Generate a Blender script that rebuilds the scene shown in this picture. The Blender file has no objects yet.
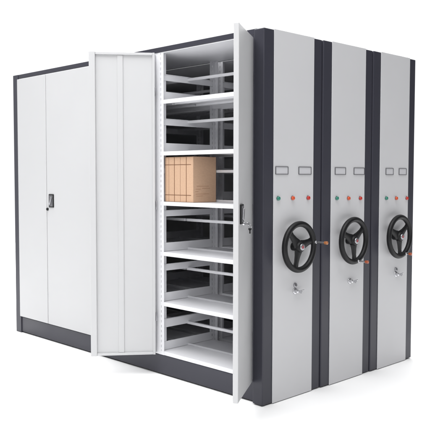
import bpy, bmesh, math, random
from mathutils import Vector, Matrix
random.seed(7)
S = bpy.context.scene
C = S.collection
R = math.radians

# ------------------------------------------------------------------ camera
cd = bpy.data.cameras.new('camera'); cam = bpy.data.objects.new('camera', cd); C.objects.link(cam)
S.camera = cam
yaw, pitch, roll = 0.793007, 0.053812, 0.001348
fw = Vector((-math.sin(yaw), math.cos(yaw), 0)); rt = Vector((math.cos(yaw), math.sin(yaw), 0)); up = Vector((0, 0, 1))
f2 = fw*math.cos(pitch) - up*math.sin(pitch); u2 = up*math.cos(pitch) + fw*math.sin(pitch)
r3 = rt*math.cos(roll) + u2*math.sin(roll); u3 = u2*math.cos(roll) - rt*math.sin(roll)
M = Matrix((r3, u3, -f2)).transposed().to_4x4(); M.translation = Vector((2.88953, -3.25413, 1.41308))
cam.matrix_world = M
cd.sensor_width = 36; cd.lens = 36*719.98/430; cd.clip_start = .05; cd.clip_end = 500

# ------------------------------------------------------------------ studio light
W = bpy.data.worlds.new('World'); S.world = W; W.use_nodes = True
nt = W.node_tree; nd = nt.nodes; nd.clear()
out = nd.new('ShaderNodeOutputWorld'); bg = nd.new('ShaderNodeBackground')
tc = nd.new('ShaderNodeTexCoord')
dot = nd.new('ShaderNodeVectorMath'); dot.operation = 'DOT_PRODUCT'; dot.inputs[1].default_value = (-.88, .47, 0)
ramp = nd.new('ShaderNodeMapRange'); ramp.interpolation_type = 'SMOOTHSTEP'
ramp.inputs[1].default_value = .2; ramp.inputs[2].default_value = .8; ramp.inputs[3].default_value = .07; ramp.inputs[4].default_value = 1.15  # world dimmed off the backdrop side, shaped to darken the open right door
sep = nd.new('ShaderNodeSeparateXYZ')
zr = nd.new('ShaderNodeMapRange'); zr.interpolation_type = 'SMOOTHSTEP'
zr.inputs[1].default_value = .45; zr.inputs[2].default_value = .95; zr.inputs[3].default_value = 0; zr.inputs[4].default_value = 1.05
add = nd.new('ShaderNodeMath'); add.operation = 'ADD'
L = nt.links.new
L(tc.outputs['Generated'], dot.inputs[0]); L(dot.outputs['Value'], ramp.inputs[0])
L(tc.outputs['Generated'], sep.inputs[0]); L(sep.outputs['Z'], zr.inputs[0])
L(ramp.outputs[0], add.inputs[0]); L(zr.outputs[0], add.inputs[1])
L(add.outputs[0], bg.inputs['Strength']); bg.inputs['Color'].default_value = (.985, .99, 1, 1)
L(bg.outputs[0], out.inputs[0])

def area(name, loc, target, size, power, col=(1, 1, 1)):
    d = bpy.data.lights.new(name, 'AREA'); d.shape = 'RECTANGLE'; d.size, d.size_y = size; d.energy = power; d.color = col
    o = bpy.data.objects.new(name, d); C.objects.link(o); o.location = loc
    o.rotation_euler = (Vector(target)-Vector(loc)).to_track_quat('-Z', 'Y').to_euler()
    return o
area('key_softbox', (3.7, -5.5, 3.8), (-.9, 0, 1.0), (3.6, 2.6), 122)
area('top_floor_fill', (-.6, -2.3, 6.0), (-.6, -2.2, 0), (7, 6), 600)  # unseen overhead fill, added to lift the floor to white

area('backdrop_floor_fill', (-5.5, 5.5, 4.6), (-5.0, 5.5, 0), (10, 8), 900)  # extra unseen fill added behind the units to whiten the far floor

S.view_settings.view_transform = 'Standard'; S.view_settings.look = 'None'
S.cycles.diffuse_bounces = 6; S.view_settings.exposure = 0; S.view_settings.gamma = 1

# ------------------------------------------------------------------ materials
def mat(name, col, rough=.45, metal=0., spec=.5, bump=0., bscale=300., var=.0, vscale=3., coat=0., wave=0.):
    m = bpy.data.materials.new(name); m.use_nodes = True; t = m.node_tree; b = t.nodes['Principled BSDF']
    b.inputs['Base Color'].default_value = (*col, 1); b.inputs['Roughness'].default_value = rough
    b.inputs['Metallic'].default_value = metal; b.inputs['Specular IOR Level'].default_value = spec
    b.inputs['Coat Weight'].default_value = coat
    co = t.nodes.new('ShaderNodeTexCoord')
    if bump:
        n = t.nodes.new('ShaderNodeTexNoise'); n.inputs['Scale'].default_value = bscale; n.inputs['Detail'].default_value = 2
        bp = t.nodes.new('ShaderNodeBump'); bp.inputs['Strength'].default_value = bump; bp.inputs['Distance'].default_value = .001
        t.links.new(co.outputs['Object'], n.inputs['Vector']); t.links.new(n.outputs['Fac'], bp.inputs['Height'])
        t.links.new(bp.outputs['Normal'], b.inputs['Normal'])
    if bump and wave:
        n2 = t.nodes.new('ShaderNodeTexNoise'); n2.inputs['Scale'].default_value = 1.6; n2.inputs['Detail'].default_value = 1
        b2 = t.nodes.new('ShaderNodeBump'); b2.inputs['Strength'].default_value = 1; b2.inputs['Distance'].default_value = wave
        t.links.new(co.outputs['Object'], n2.inputs['Vector']); t.links.new(n2.outputs['Fac'], b2.inputs['Height'])
        t.links.new(b2.outputs['Normal'], bp.inputs['Normal'])
    if var:
        n = t.nodes.new('ShaderNodeTexNoise'); n.inputs['Scale'].default_value = vscale; n.inputs['Detail'].default_value = 4
        mr = t.nodes.new('ShaderNodeMapRange'); mr.inputs[1].default_value = .3; mr.inputs[2].default_value = .7
        mr.inputs[3].default_value = rough-var; mr.inputs[4].default_value = rough+var
        t.links.new(co.outputs['Object'], n.inputs['Vector']); t.links.new(n.outputs['Fac'], mr.inputs[0])
        t.links.new(mr.outputs[0], b.inputs['Roughness'])
    return m
WHITE = mat('white_powder_coat', (.535, .537, .545), .40, spec=.4, wave=.012, bump=.12, bscale=420, var=.06)
SHELFW = mat('white_shelf_paint', (.72, .722, .745), .38, bump=.08, bscale=420, var=.05)
GREY = mat('pale_grey_powder_coat', (.57, .57, .585), .45, spec=.4, wave=.012, bump=.25, bscale=500, var=.05)
DARK = mat('dark_slate_powder_coat', (.038, .038, .051), .38, spec=.35, wave=.006, bump=.2, bscale=420, var=.06)
INNER = mat('dark_slate_inner_sheet', (.035, .035, .048), .5, bump=.1)
BLACK = mat('black_plastic', (.008, .008, .009), .42, spec=.3, bump=.3, bscale=700)
CHROME = mat('chrome', (.62, .62, .64), .2, 1.)
SATIN = mat('satin_steel', (.42, .42, .44), .35, 1.)
GREENB = mat('green_button_plastic', (.03, .21, .15), .25, coat=.5)
ORANGEB = mat('orange_red_button_plastic', (.62, .09, .03), .25, coat=.5)
REDB = mat('red_button_plastic', (.5, .03, .02), .25, coat=.5)
KNOBM = mat('amber_knob_plastic', (.38, .14, .045), .35, coat=.4)
KNOBR = mat('orange_red_knob_plastic', (.36, .08, .03), .35, coat=.4)
BADGE = mat('red_badge_enamel', (.30, .05, .06), .4)
LINE = mat('dark_label_rim', (.12, .12, .13), .45)
CARD = mat('clear_label_insert', (.56, .56, .585), .25)
FLOOR = mat('white_floor_paint', (.93, .93, .93), .8, spec=.2, bump=.05, bscale=40)

def cardboard(name, col):
    m = bpy.data.materials.new(name); m.use_nodes = True; t = m.node_tree; b = t.nodes['Principled BSDF']
    b.inputs['Roughness'].default_value = .85; b.inputs['Specular IOR Level'].default_value = .2
    co = t.nodes.new('ShaderNodeTexCoord'); mp = t.nodes.new('ShaderNodeMapping'); mp.inputs['Scale'].default_value = (30, 30, 60)
    n = t.nodes.new('ShaderNodeTexNoise'); n.inputs['Scale'].default_value = 2; n.inputs['Detail'].default_value = 5
    cr = t.nodes.new('ShaderNodeValToRGB')
    cr.color_ramp.elements[0].position = .3; cr.color_ramp.elements[0].color = (*[c*.95 for c in col], 1)
    cr.color_ramp.elements[1].position = .7; cr.color_ramp.elements[1].color = (*[min(1, c*1.03) for c in col], 1)
    bp = t.nodes.new('ShaderNodeBump'); bp.inputs['Strength'].default_value = .15; bp.inputs['Distance'].default_value = .001
    t.links.new(co.outputs['Object'], mp.inputs['Vector']); t.links.new(mp.outputs[0], n.inputs['Vector'])
    t.links.new(n.outputs['Fac'], cr.inputs[0]); t.links.new(cr.outputs[0], b.inputs['Base Color'])
    t.links.new(n.outputs['Fac'], bp.inputs['Height']); t.links.new(bp.outputs[0], b.inputs['Normal'])
    return m
KRAFT = cardboard('kraft_cardboard', (.56, .37, .25))
KLINE = mat('brown_strap_line', (.17, .075, .035), .7)

# ------------------------------------------------------------------ helpers
def bx(bm, x0, x1, y0, y1, z0, z1, bev=0., seg=2):
    vs = [bm.verts.new((x, y, z)) for x in (x0, x1) for y in (y0, y1) for z in (z0, z1)]
    q = [(0, 1, 3, 2), (4, 6, 7, 5), (0, 4, 5, 1), (2, 3, 7, 6), (0, 2, 6, 4), (1, 5, 7, 3)]
    fs = [bm.faces.new([vs[i] for i in f]) for f in q]
    if bev:
        es = list({e for f in fs for e in f.edges})
        bmesh.ops.bevel(bm, geom=es, offset=bev, segments=seg, affect='EDGES', profile=.5)
def cyl(bm, p0, p1, r0, r1=None, n=24, bev=0.):
    r1 = r0 if r1 is None else r1
    p0, p1 = Vector(p0), Vector(p1); d = (p1-p0); Lh = d.length; q = d.to_track_quat('Z', 'Y').to_matrix().to_4x4()
    q.translation = (p0+p1)/2
    res = bmesh.ops.create_cone(bm, cap_ends=True, segments=n, radius1=r0, radius2=r1, depth=Lh, matrix=q)
    if bev:
        vs = set(res['verts']); es = [e for e in bm.edges if e.verts[0] in vs and e.verts[1] in vs and len(e.link_faces) == 2 and any(len(f.verts) > 4 for f in e.link_faces)]
        bmesh.ops.bevel(bm, geom=es, offset=bev, segments=3, affect='EDGES', profile=.5)
def torus(bm, c, ax, R_, r, nu=64, nv=16, arc=2*math.pi, grip=0.):
    """ring round axis ax ('x' only) at centre c"""
    rings = []
    for i in range(nu):
        a = arc*i/nu; ring = []
        rr = r*(1+grip*(0.5+0.5*math.cos(a*24)))
        for j in range(nv):
            b = 2*math.pi*j/nv; rad = R_+rr*math.cos(b)
            ring.append(bm.verts.new((c[0]+rr*math.sin(b), c[1]+rad*math.cos(a), c[2]+rad*math.sin(a))))
        rings.append(ring)
    for i in range(nu):
        for j in range(nv):
            k = (i+1) % nu; l = (j+1) % nv
            bm.faces.new((rings[i][j], rings[k][j], rings[k][l], rings[i][l]))
def new(): return bmesh.new()
def mesh_obj(name, bm, m, parent=None, smooth=False):
    bmesh.ops.recalc_face_normals(bm, faces=bm.faces)
    me = bpy.data.meshes.new(name); bm.to_mesh(me); bm.free(); me.materials.append(m)
    for p in me.polygons: p.use_smooth = smooth
    o = bpy.data.objects.new(name, me); C.objects.link(o)
    if parent: o.parent = parent
    if smooth:
        try: me.set_sharp_from_angle(angle=R(40))
        except Exception: pass
    return o
def part(name, boxes, m, parent, bev=.0015, smooth=False):
    bm = new()
    for b in boxes: bx(bm, *b, bev)
    return mesh_obj(name, bm, m, parent, smooth)
def again(o, loc, parent):
    c = o.copy(); C.objects.link(c); c.parent = parent; c.location = loc
    return c

# ------------------------------------------------------------------ setting
bm = new(); v = [bm.verts.new(p) for p in ((-11, -9, 0), (7, -9, 0), (7, 10, 0), (-11, 10, 0))]; bm.faces.new(v)
g = mesh_obj('ground', bm, FLOOR); g['kind'] = 'structure'

# ------------------------------------------------------------------ shelving
H = 2.30; UW = .5707; ST = .0887; LEN = 3.018; HR = 2.309
YF = .025                                              # front plane of the long side
SH = [.172, .523, .879, 1.234, 1.584, 1.943]           # shelf tops
RAIL = [.340, .737, 1.095, 1.447, 1.804, 2.107]        # middle rails
SIDE = [(.335, .392), (.742, .785), (1.128, 1.168), (1.43, 1.47), (1.771, 1.813), (2.082, 2.122)]
ZT = 2.268
DIV = [-1.0, -1.75]                                    # frames between bays
XR = -.098

def slotted(bm, axis, at, a0, a1, t, z0, z1, sw=.0055, sh=.018, pitch=.0355):
    """upright strip with a column of punched slots; axis 'y': plate in the plane y=at spanning x a0..a1; 'x': plane x=at spanning y"""
    mid = (a0+a1)/2
    def b(u0, u1, za, zb):
        if axis == 'y': bx(bm, u0, u1, at, at+t, za, zb)
        else: bx(bm, at, at+t, u0, u1, za, zb)
    b(a0, mid-sw/2, z0, z1); b(mid+sw/2, a1, z0, z1)
    z = z0
    while z < z1:
        b(mid-sw/2+.0001, mid+sw/2-.0001, z, min(z+pitch-sh, z1)); z += pitch
def upright(x0, x1, sgn, yfront, inner_at, parent):
    """white slotted upright of a frame: front flange facing the aisle and a return along the frame"""
    bm = new()
    slotted(bm, 'y', yfront if sgn > 0 else yfront-.0025, x0, x1, .0025, .145, ZT)
    ya, yb = (yfront+.003, yfront+.052) if sgn > 0 else (yfront-.052, yfront-.003)
    slotted(bm, 'x', inner_at, ya, yb, .0025, .145, ZT)
    return mesh_obj('slotted_post', bm, SHELFW, parent)

def shelving(root, xa, xb, full=True):
    """six shelves, middle rails and side bars between frame planes xa < xb"""
    y0, y1, ym = .036, UW-.03, .288
    first = None
    for i, z in enumerate(SH):
        bm = new()
        bx(bm, xa+.004, xb-.004, y0, y1, z-.0016, z, .0005, 1)
        bx(bm, xa+.004, xb-.004, y0-.006, y0+.001, z-.027, z+.0008, .002)
        bx(bm, xa+.004, xb-.004, y1-.001, y1+.006, z-.027, z+.0008, .002)
        bx(bm, xa+.005, xb-.005, ym-.125, ym-.085, z-.018, z-.002, .001, 1)
        bx(bm, xa+.005, xb-.005, ym+.085, ym+.125, z-.018, z-.002, .001, 1)
        s = mesh_obj('shelf', bm, SHELFW, root)
        bm = new(); bx(bm, xa+.006, xb-.006, ym-.004, ym+.004, z+.0005, z+.015, .0015)
        mesh_obj('divider_lip', bm, SHELFW, s)
    for z in RAIL:
        bm = new(); bx(bm, xa+.002, xb-.002, ym-.009, ym+.009, z-.010, z+.010, .003)
        mesh_obj('middle_rail', bm, SHELFW, root)
def side_frame(root, x, face):
    """open side frame at plane x: bars running front to back; face +1 looks to +x"""
    y0, y1 = .046, UW-.04
    for (a, b) in SIDE:
        bm = new(); bx(bm, x-.006, x+.006, y0, y1, a, b, .002)
        bx(bm, x-.009, x+.009, y0, y1, b+.0002, b+.0042, .001, 1)
        mesh_obj('side_bar', bm, SHELFW, root)
    for z in SH:
        bm = new(); bx(bm, x-.004, x+.004, y0, y1, z+.002, z+.062, .0015)
        mesh_obj('side_plate', bm, SHELFW, root)

def lever_handle(parent, M4):
    """recessed black handle with a swung silver lever; local: x along door width, z up, -y outwards"""
    bm = new(); bx(bm, -.036, .036, -.006, .004, -.056, .056, .004, 3)
    h = mesh_obj('handle', bm, BLACK, parent); h.matrix_local = M4
    bm = new(); bx(bm, -.027, .027, -.0065, -.004, -.046, .046, .001); mesh_obj('recess', bm, LINE, h)
    bm = new(); bx(bm, -.009, .009, -.016, -.006, -.034, .034, .004, 3)
    l = mesh_obj('lever', bm, SATIN, h, True); l.rotation_euler = (0, R(20), 0)
    return h
def key_lock(parent, M4, dangling):
    bm = new(); cyl(bm, (0, .002, 0), (0, -.012, 0), .013, .011, 24, .002)
    k = mesh_obj('lock', bm, BLACK if not dangling else CHROME, parent, True); k.matrix_local = M4
    if dangling:
        bm = new(); bx(bm, -.0015, .0015, -.034, -.012, -.006, .006, .0008, 1)
        cyl(bm, (-.0015, -.036, 0), (.0015, -.036, 0), .008, .008, 20)
        mesh_obj('key', bm, CHROME, k, True)
        bm = new(); n = 20
        for i in range(n):
            a0, a1 = 2*math.pi*i/n, 2*math.pi*(i+1)/n
            cyl(bm, (0, -.042+  .010*math.sin(a0), -.014+  .010*math.cos(a0)), (0, -.042+  .010*math.sin(a1), -.014+  .010*math.cos(a1)), .0012, n=8)
        mesh_obj('key_ring', bm, CHROME, k, True)
        bm = new(); bx(bm, -.001, .001, -.046, -.038, -.056, -.036, .0005, 1); cyl(bm, (-.001, -.042, -.030), (.001, -.042, -.030), .009, n=20)
        mesh_obj('spare_key', bm, BLACK, k, True)
    return k

def end_panel(root, u):
    ep = mesh_obj('end_panel', (lambda b: (bx(b, -.082, 0, 0, UW, .006, H, .006, 3), b)[1])(new()), DARK, root)
    bm = new(); bx(bm, .0005, .005, ST, UW-ST, .004, H+.0025, .002); pa = mesh_obj('face_panel', bm, GREY, ep)
    xf = .005
    for (a, b) in u['labels']:
        za, zb = 1.424, 1.474; t = .004
        bm = new()
        bx(bm, xf, xf+.005, a, b, za, za+t, .001, 1); bx(bm, xf, xf+.005, a, b, zb-t, zb, .001, 1)
        bx(bm, xf, xf+.005, a, a+t, za+t, zb-t); bx(bm, xf, xf+.005, b-t, b, za+t, zb-t)
        lh = mesh_obj('label_holder', bm, LINE, root)
        bm = new(); bx(bm, xf, xf+.002, a+t, b-t, za+t, zb-t); mesh_obj('card', bm, CARD, lh)
    for (y, z, m, lab) in u['buttons']:
        bm = new(); cyl(bm, (xf-.001, y, z), (xf+.003, y, z), .0155, .0155, 28, .001)
        rim = mesh_obj('button_bezel', bm, SATIN, root, True)
        bm = new(); cyl(bm, (xf+.003, y, z), (xf+.015, y, z), .0135, .012, 28, .003)
        k = mesh_obj('button', bm, m, rim, True); k['label'] = lab
    # hand wheel
    cy, cz = u['hub']; px = .058
    RW = .1445
    bm = new(); torus(bm, (0, 0, 0), 'x', RW, .0185, 96, 18)
    # slightly flattened inner web where spokes meet the rim
    wh = mesh_obj('hand_wheel', bm, BLACK, root, True); wh.location = (px, cy, cz)
    bm = new()
    cyl(bm, (-.053, 0, 0), (.0, 0, 0), .026, .03, 32)
    cyl(bm, (-.012, 0, 0), (.020, 0, 0), .043, .030, 40, .005)
    mesh_obj('hub', bm, BLACK, wh, True)
    for ang in u['spokes']:
        bm = new(); a = R(ang); d = Vector((0, math.cos(a), math.sin(a))); s = Vector((0, -math.sin(a), math.cos(a)))
        prof = [(.026, .036, .011), (.06, .026, .010), (.10, .020, .009), (.128, .024, .009), (.143, .036, .009)]
        rings = []
        for (rr, hw, ht) in prof:
            ring = []
            for j in range(16):
                b = 2*math.pi*j/16
                p = d*rr + s*(hw*math.cos(b)) + Vector((ht*math.sin(b) - .004, 0, 0)); ring.append(bm.verts.new(p))
            rings.append(ring)
        for i in range(len(rings)-1):
            for j in range(16):
                l = (j+1) % 16; bm.faces.new((rings[i][j], rings[i][l], rings[i+1][l], rings[i+1][j]))
        bm.faces.new(rings[0]); bm.faces.new(rings[-1][::-1])
        mesh_obj('spoke', bm, BLACK, wh, True)
    bm = new(); cyl(bm, (.018, 0, 0), (.028, 0, 0), .023, .020, 32, .003); hc = mesh_obj('hub_cap', bm, SATIN, wh, True)
    bm = new(); cyl(bm, (.028, 0, 0), (.0292, 0, 0), .010, .0095, 24); mesh_obj('badge', bm, BADGE, hc)
    a = R(u['crank']); ky, kz = RW*math.cos(a), RW*math.sin(a)
    bm = new(); cyl(bm, (.010, ky, kz), (u['peg'], ky, kz), .0055, .0065, 16)
    cyl(bm, (.010, ky, kz), (.024, ky, kz), .011, .009, 20, .002)
    k = mesh_obj('crank_handle', bm, CHROME, wh, True)
    bm = new(); cyl(bm, (u['peg']-.003, ky, kz), (u['peg']+.022, ky, kz), .0095, .0112, 24, .004); mesh_obj('knob', bm, u['knobm'], k, True)
    # lock below the wheel
    for n_, (ly, lz, kind) in enumerate(u['locks']):
        if kind == 'key':
            bm = new(); cyl(bm, (xf-.001, ly, lz), (xf+.007, ly, lz), .021, .019, 32, .002); cyl(bm, (xf+.007, ly, lz), (xf+.026, ly, lz), .0125, .0115, 28, .002)
            lk = mesh_obj('lock', bm, CHROME, root, True)
            bm = new(); bx(bm, xf+.026, xf+.044, ly-.0012, ly+.0012, lz-.005, lz+.005); 
            cyl(bm, (xf+.050, ly-.0013, lz), (xf+.050, ly+.0013, lz), .010, n=20)
            cyl(bm, (xf+.020, ly, lz), (xf+.030, ly+.055, lz+.004), .0038, .0048, 14)
            mesh_obj('key', bm, CHROME, lk, True)
        else:
            bm = new(); cyl(bm, (xf-.001, ly, lz), (xf+.010, ly, lz), .0155, .014, 28, .002); lk = mesh_obj('lock_cover', bm, SATIN, root, True)
            bm = new(); cyl(bm, (xf+.010, ly, lz), (xf+.013, ly, lz), .008, n=20); mesh_obj('keyhole', bm, LINE, lk, True)

def unit(i, u):
    root = bpy.data.objects.new('mobile_shelving_unit', None); C.objects.link(root)
    root.location = (u['off'][0], u['off'][1], 0); root.empty_display_size = .2
    root['label'] = u['label']; root['category'] = 'shelving unit'; root['group'] = 'mobile shelving units pushed together in a row'
    end_panel(root, u)
    # carcass
    part('roof', [(-LEN+.0885, -.0825, YF, UW-.003, 2.274, HR)], DARK, root, .003)
    part('base', [(-LEN+.09, -.0825, YF+.004, UW-.006, .010, .143)], DARK, root, .003)
    if i < 2:
        part('side_panel', [(-LEN, -LEN+.088, YF-.004 if i == 0 else YF, UW-.004, .0, HR)], DARK, root, .003)
    else:
        part('side_panel', [(-LEN, -LEN+.088, YF, UW-.004, .0, HR)], DARK, root, .003)
        part('back_panel', [(-LEN+.09, -.0825, UW-.012, UW-.008, .145, 2.272)], WHITE, root, .001)
    part('roof_liner', [(-LEN+.09, -.084, YF+.004, UW+.003, 2.268, 2.2735)], SHELFW, root, .001)
    part('door_jamb', [(-.128, -.0825, YF+.0005, YF+.0035, .1435, 2.2735)], DARK, root, .001)
    part('door_jamb', [(-1.072, -1.0145, YF+.004, YF+.016, .145, 2.2675)], SHELFW, root, .002)
    # shelving: open bay at the end panel, then the bays behind the closed doors
    bays = [(-1.0, XR), (-1.75, -1.012), (-2.93, -1.762)] if i < 2 else [(-1.0, XR)]
    shelving(root, bays[0][0]+.002, bays[0][1])
    side_frame(root, -.988, 1)
    upright(-1.014, -.957, 1, YF+.004, -.992, root)
    upright(-1.014, -.957, -1, UW-.006, -.992, root)
    upright(-.135, -.085, 1, YF+.004, -.088, root)
    upright(-.135, -.085, -1, UW-.006, -.088, root)
    if i < 2:
        for (xa, xb) in bays[1:]:
            shelving(root, xa, xb)
        side_frame(root, -1.756, 1)
        upright(-1.79, -1.73, 1, YF+.012, -1.762, root)
        upright(-1.79, -1.73, -1, UW-.006, -1.762, root)
    return root

U = [
    dict(off=(0, 0), labels=[(.103, .224), (.327, .456)], hub=(.279, .971), spokes=(15, 135, 255), crank=9, peg=.088, knobm=KNOBM,
         buttons=[(.128, 1.277, GREENB, 'green button'), (.268, 1.276, ORANGEB, 'orange-red button'), (.424, 1.274, REDB, 'red button')],
         locks=[(.301, .722, 'cover'), (.300, .684, 'key')],
         label='nearest grey shelving unit, two white cabinet doors swung open, carton on its shelf'),
    dict(off=(.0074, UW+.0056), labels=[(.127, .250), (.345, .474)], hub=(.283, .975), spokes=(35, 155, 275), crank=282, peg=.075, knobm=KNOBR,
         buttons=[(.148, 1.266, GREENB, 'green button'), (.283, 1.263, ORANGEB, 'orange button'), (.424, 1.260, REDB, 'red button')],
         locks=[(.311, .690, 'key')],
         label='middle grey shelving unit between the other two, a single lock under its wheel'),
    dict(off=(.0135, 2*(UW+.0056)), labels=[(.163, .265), (.342, .448)], hub=(.283, .970), spokes=(35, 155, 275), crank=296, peg=.042, knobm=KNOBR,
         buttons=[(.172, 1.254, GREENB, 'green button'), (.307, 1.251, ORANGEB, 'orange-red button'), (.456, 1.248, REDB, 'red button')],
         locks=[(.320, .718, 'cover'), (.320, .683, 'key')],
         label='farthest grey shelving unit at the right end of the row, narrowest in view'),
]
roots = [unit(i, u) for i, u in enumerate(U)]
r0 = roots[0]

# ------------------------------------------------------------------ closed doors of the nearest unit
def closed_door(x0, x1):
    bm = new(); bx(bm, x0, x1, .008, .026, .152, 2.266, .004, 3)
    return mesh_obj('cabinet_door', bm, WHITE, r0)
d1 = closed_door(-2.927, -2.459)
d2 = closed_door(-2.451, -1.760)
d3 = closed_door(-1.755, -1.036)
lever_handle(d2, Matrix.Translation((-2.377, .006, 1.205)))
key_lock(d2, Matrix.Translation((-2.437, .008, 1.133)), False)

# ------------------------------------------------------------------ open doors
def open_door(hx, hy, ang, w, mirror, z0, z1):
    """leaf in local coords: hinge at origin, x = 0..w along the closed leaf (away from the hinge), -y outwards"""
    bm = new(); t = .030
    o = None
    rim = .042
    bx(bm, 0, w, 0, .010, z0, z1, .003, 3)                       # outer sheet
    bx(bm, w-rim, w+.0006, -.0006, t, z0-.0004, z1+.0004, .003, 2)                  # free-edge rim, towards the inside
    bx(bm, 0, .016, .0102, t-.006, z0, z1, .002, 2)              # hinge rim
    bx(bm, .016, w-rim, .0102, t-.006, z1-.018, z1-.001, .002, 2)
    bx(bm, .016, w-rim, .0102, t-.006, z0+.001, z0+.018, .002, 2)
    sx = {False: .218, True: .20}[mirror]
    bx(bm, sx, sx+.040, .0102, .0165, z0+.0185, z1-.0185, .003, 2)      # stiffener
    if mirror:
        for v in bm.verts: v.co.x *= -1
    o = mesh_obj('cabinet_door', bm, WHITE, r0)
    o.location = (hx, hy, 0); o.rotation_euler = (0, 0, ang)
    return o
dl = open_door(-1.012, -.004, R(-128), .450, False, .152, 2.266)
dr = open_door(-.087, .002, R(122), .436, True, .137, 2.252)
lever_handle(dr, Matrix.Translation((-.365, -.004, 1.200)))
key_lock(dr, Matrix.Translation((-.315, 0, 1.143)), True)
for door, hx, sg in ((dl, .004, 1), (dr, -.004, -1)):
    for z in (.42, 1.21, 2.0):
        bm = new(); cyl(bm, (hx-.012*sg, .006, z-.03), (hx-.012*sg, .006, z+.03), .006, n=16, bev=.001); mesh_obj('hinge', bm, SATIN, door, True)

# ------------------------------------------------------------------ carton on the fourth shelf
bm = new(); cx0, cx1, cyf, cyb, cz0, cz1 = -.966, -.677, .05, .270, SH[3]+.0012, 1.546
bx(bm, cx0, cx1, cyf, cyb, cz0, cz1, .004, 3)
car = mesh_obj('cardboard_carton', bm, KRAFT)
car['label'] = 'brown cardboard carton with dark lines on its front, on a shelf of the open cabinet'; car['category'] = 'carton'
bm = new()
for x in (-.866, -.744): bx(bm, x-.0022, x+.0022, cyf-.0012, cyf+.002, cz0+.003, cz1-.003)
for x in (-.925, -.805): bx(bm, x-.0009, x+.0009, cyf-.0006, cyf+.002, cz0+.003, cz1-.003)
mesh_obj('vertical_strap', bm, KLINE, car)
bm = new()
for z in (1.492, 1.283):
    for a, b in ((cx0+.002, -.8685), (-.8635, -.7465), (-.7415, cx1-.02)): bx(bm, a, b, cyf-.0012, cyf+.002, z-.0018, z+.0018)
mesh_obj('horizontal_strap', bm, KLINE, car)
bm = new()
for (ya, yb, z) in ((.085, .20, 1.345), (.075, .12, 1.325), (.135, .21, 1.330), (.07, .10, 1.308), (.075, .20, 1.292), (.08, .14, 1.278)):
    bx(bm, cx1-.001, cx1+.0006, ya, yb, z-.0009, z+.0009)
mesh_obj('printed_lines', bm, mat('faded_brown_ink', (.30, .15, .075), .8), car)
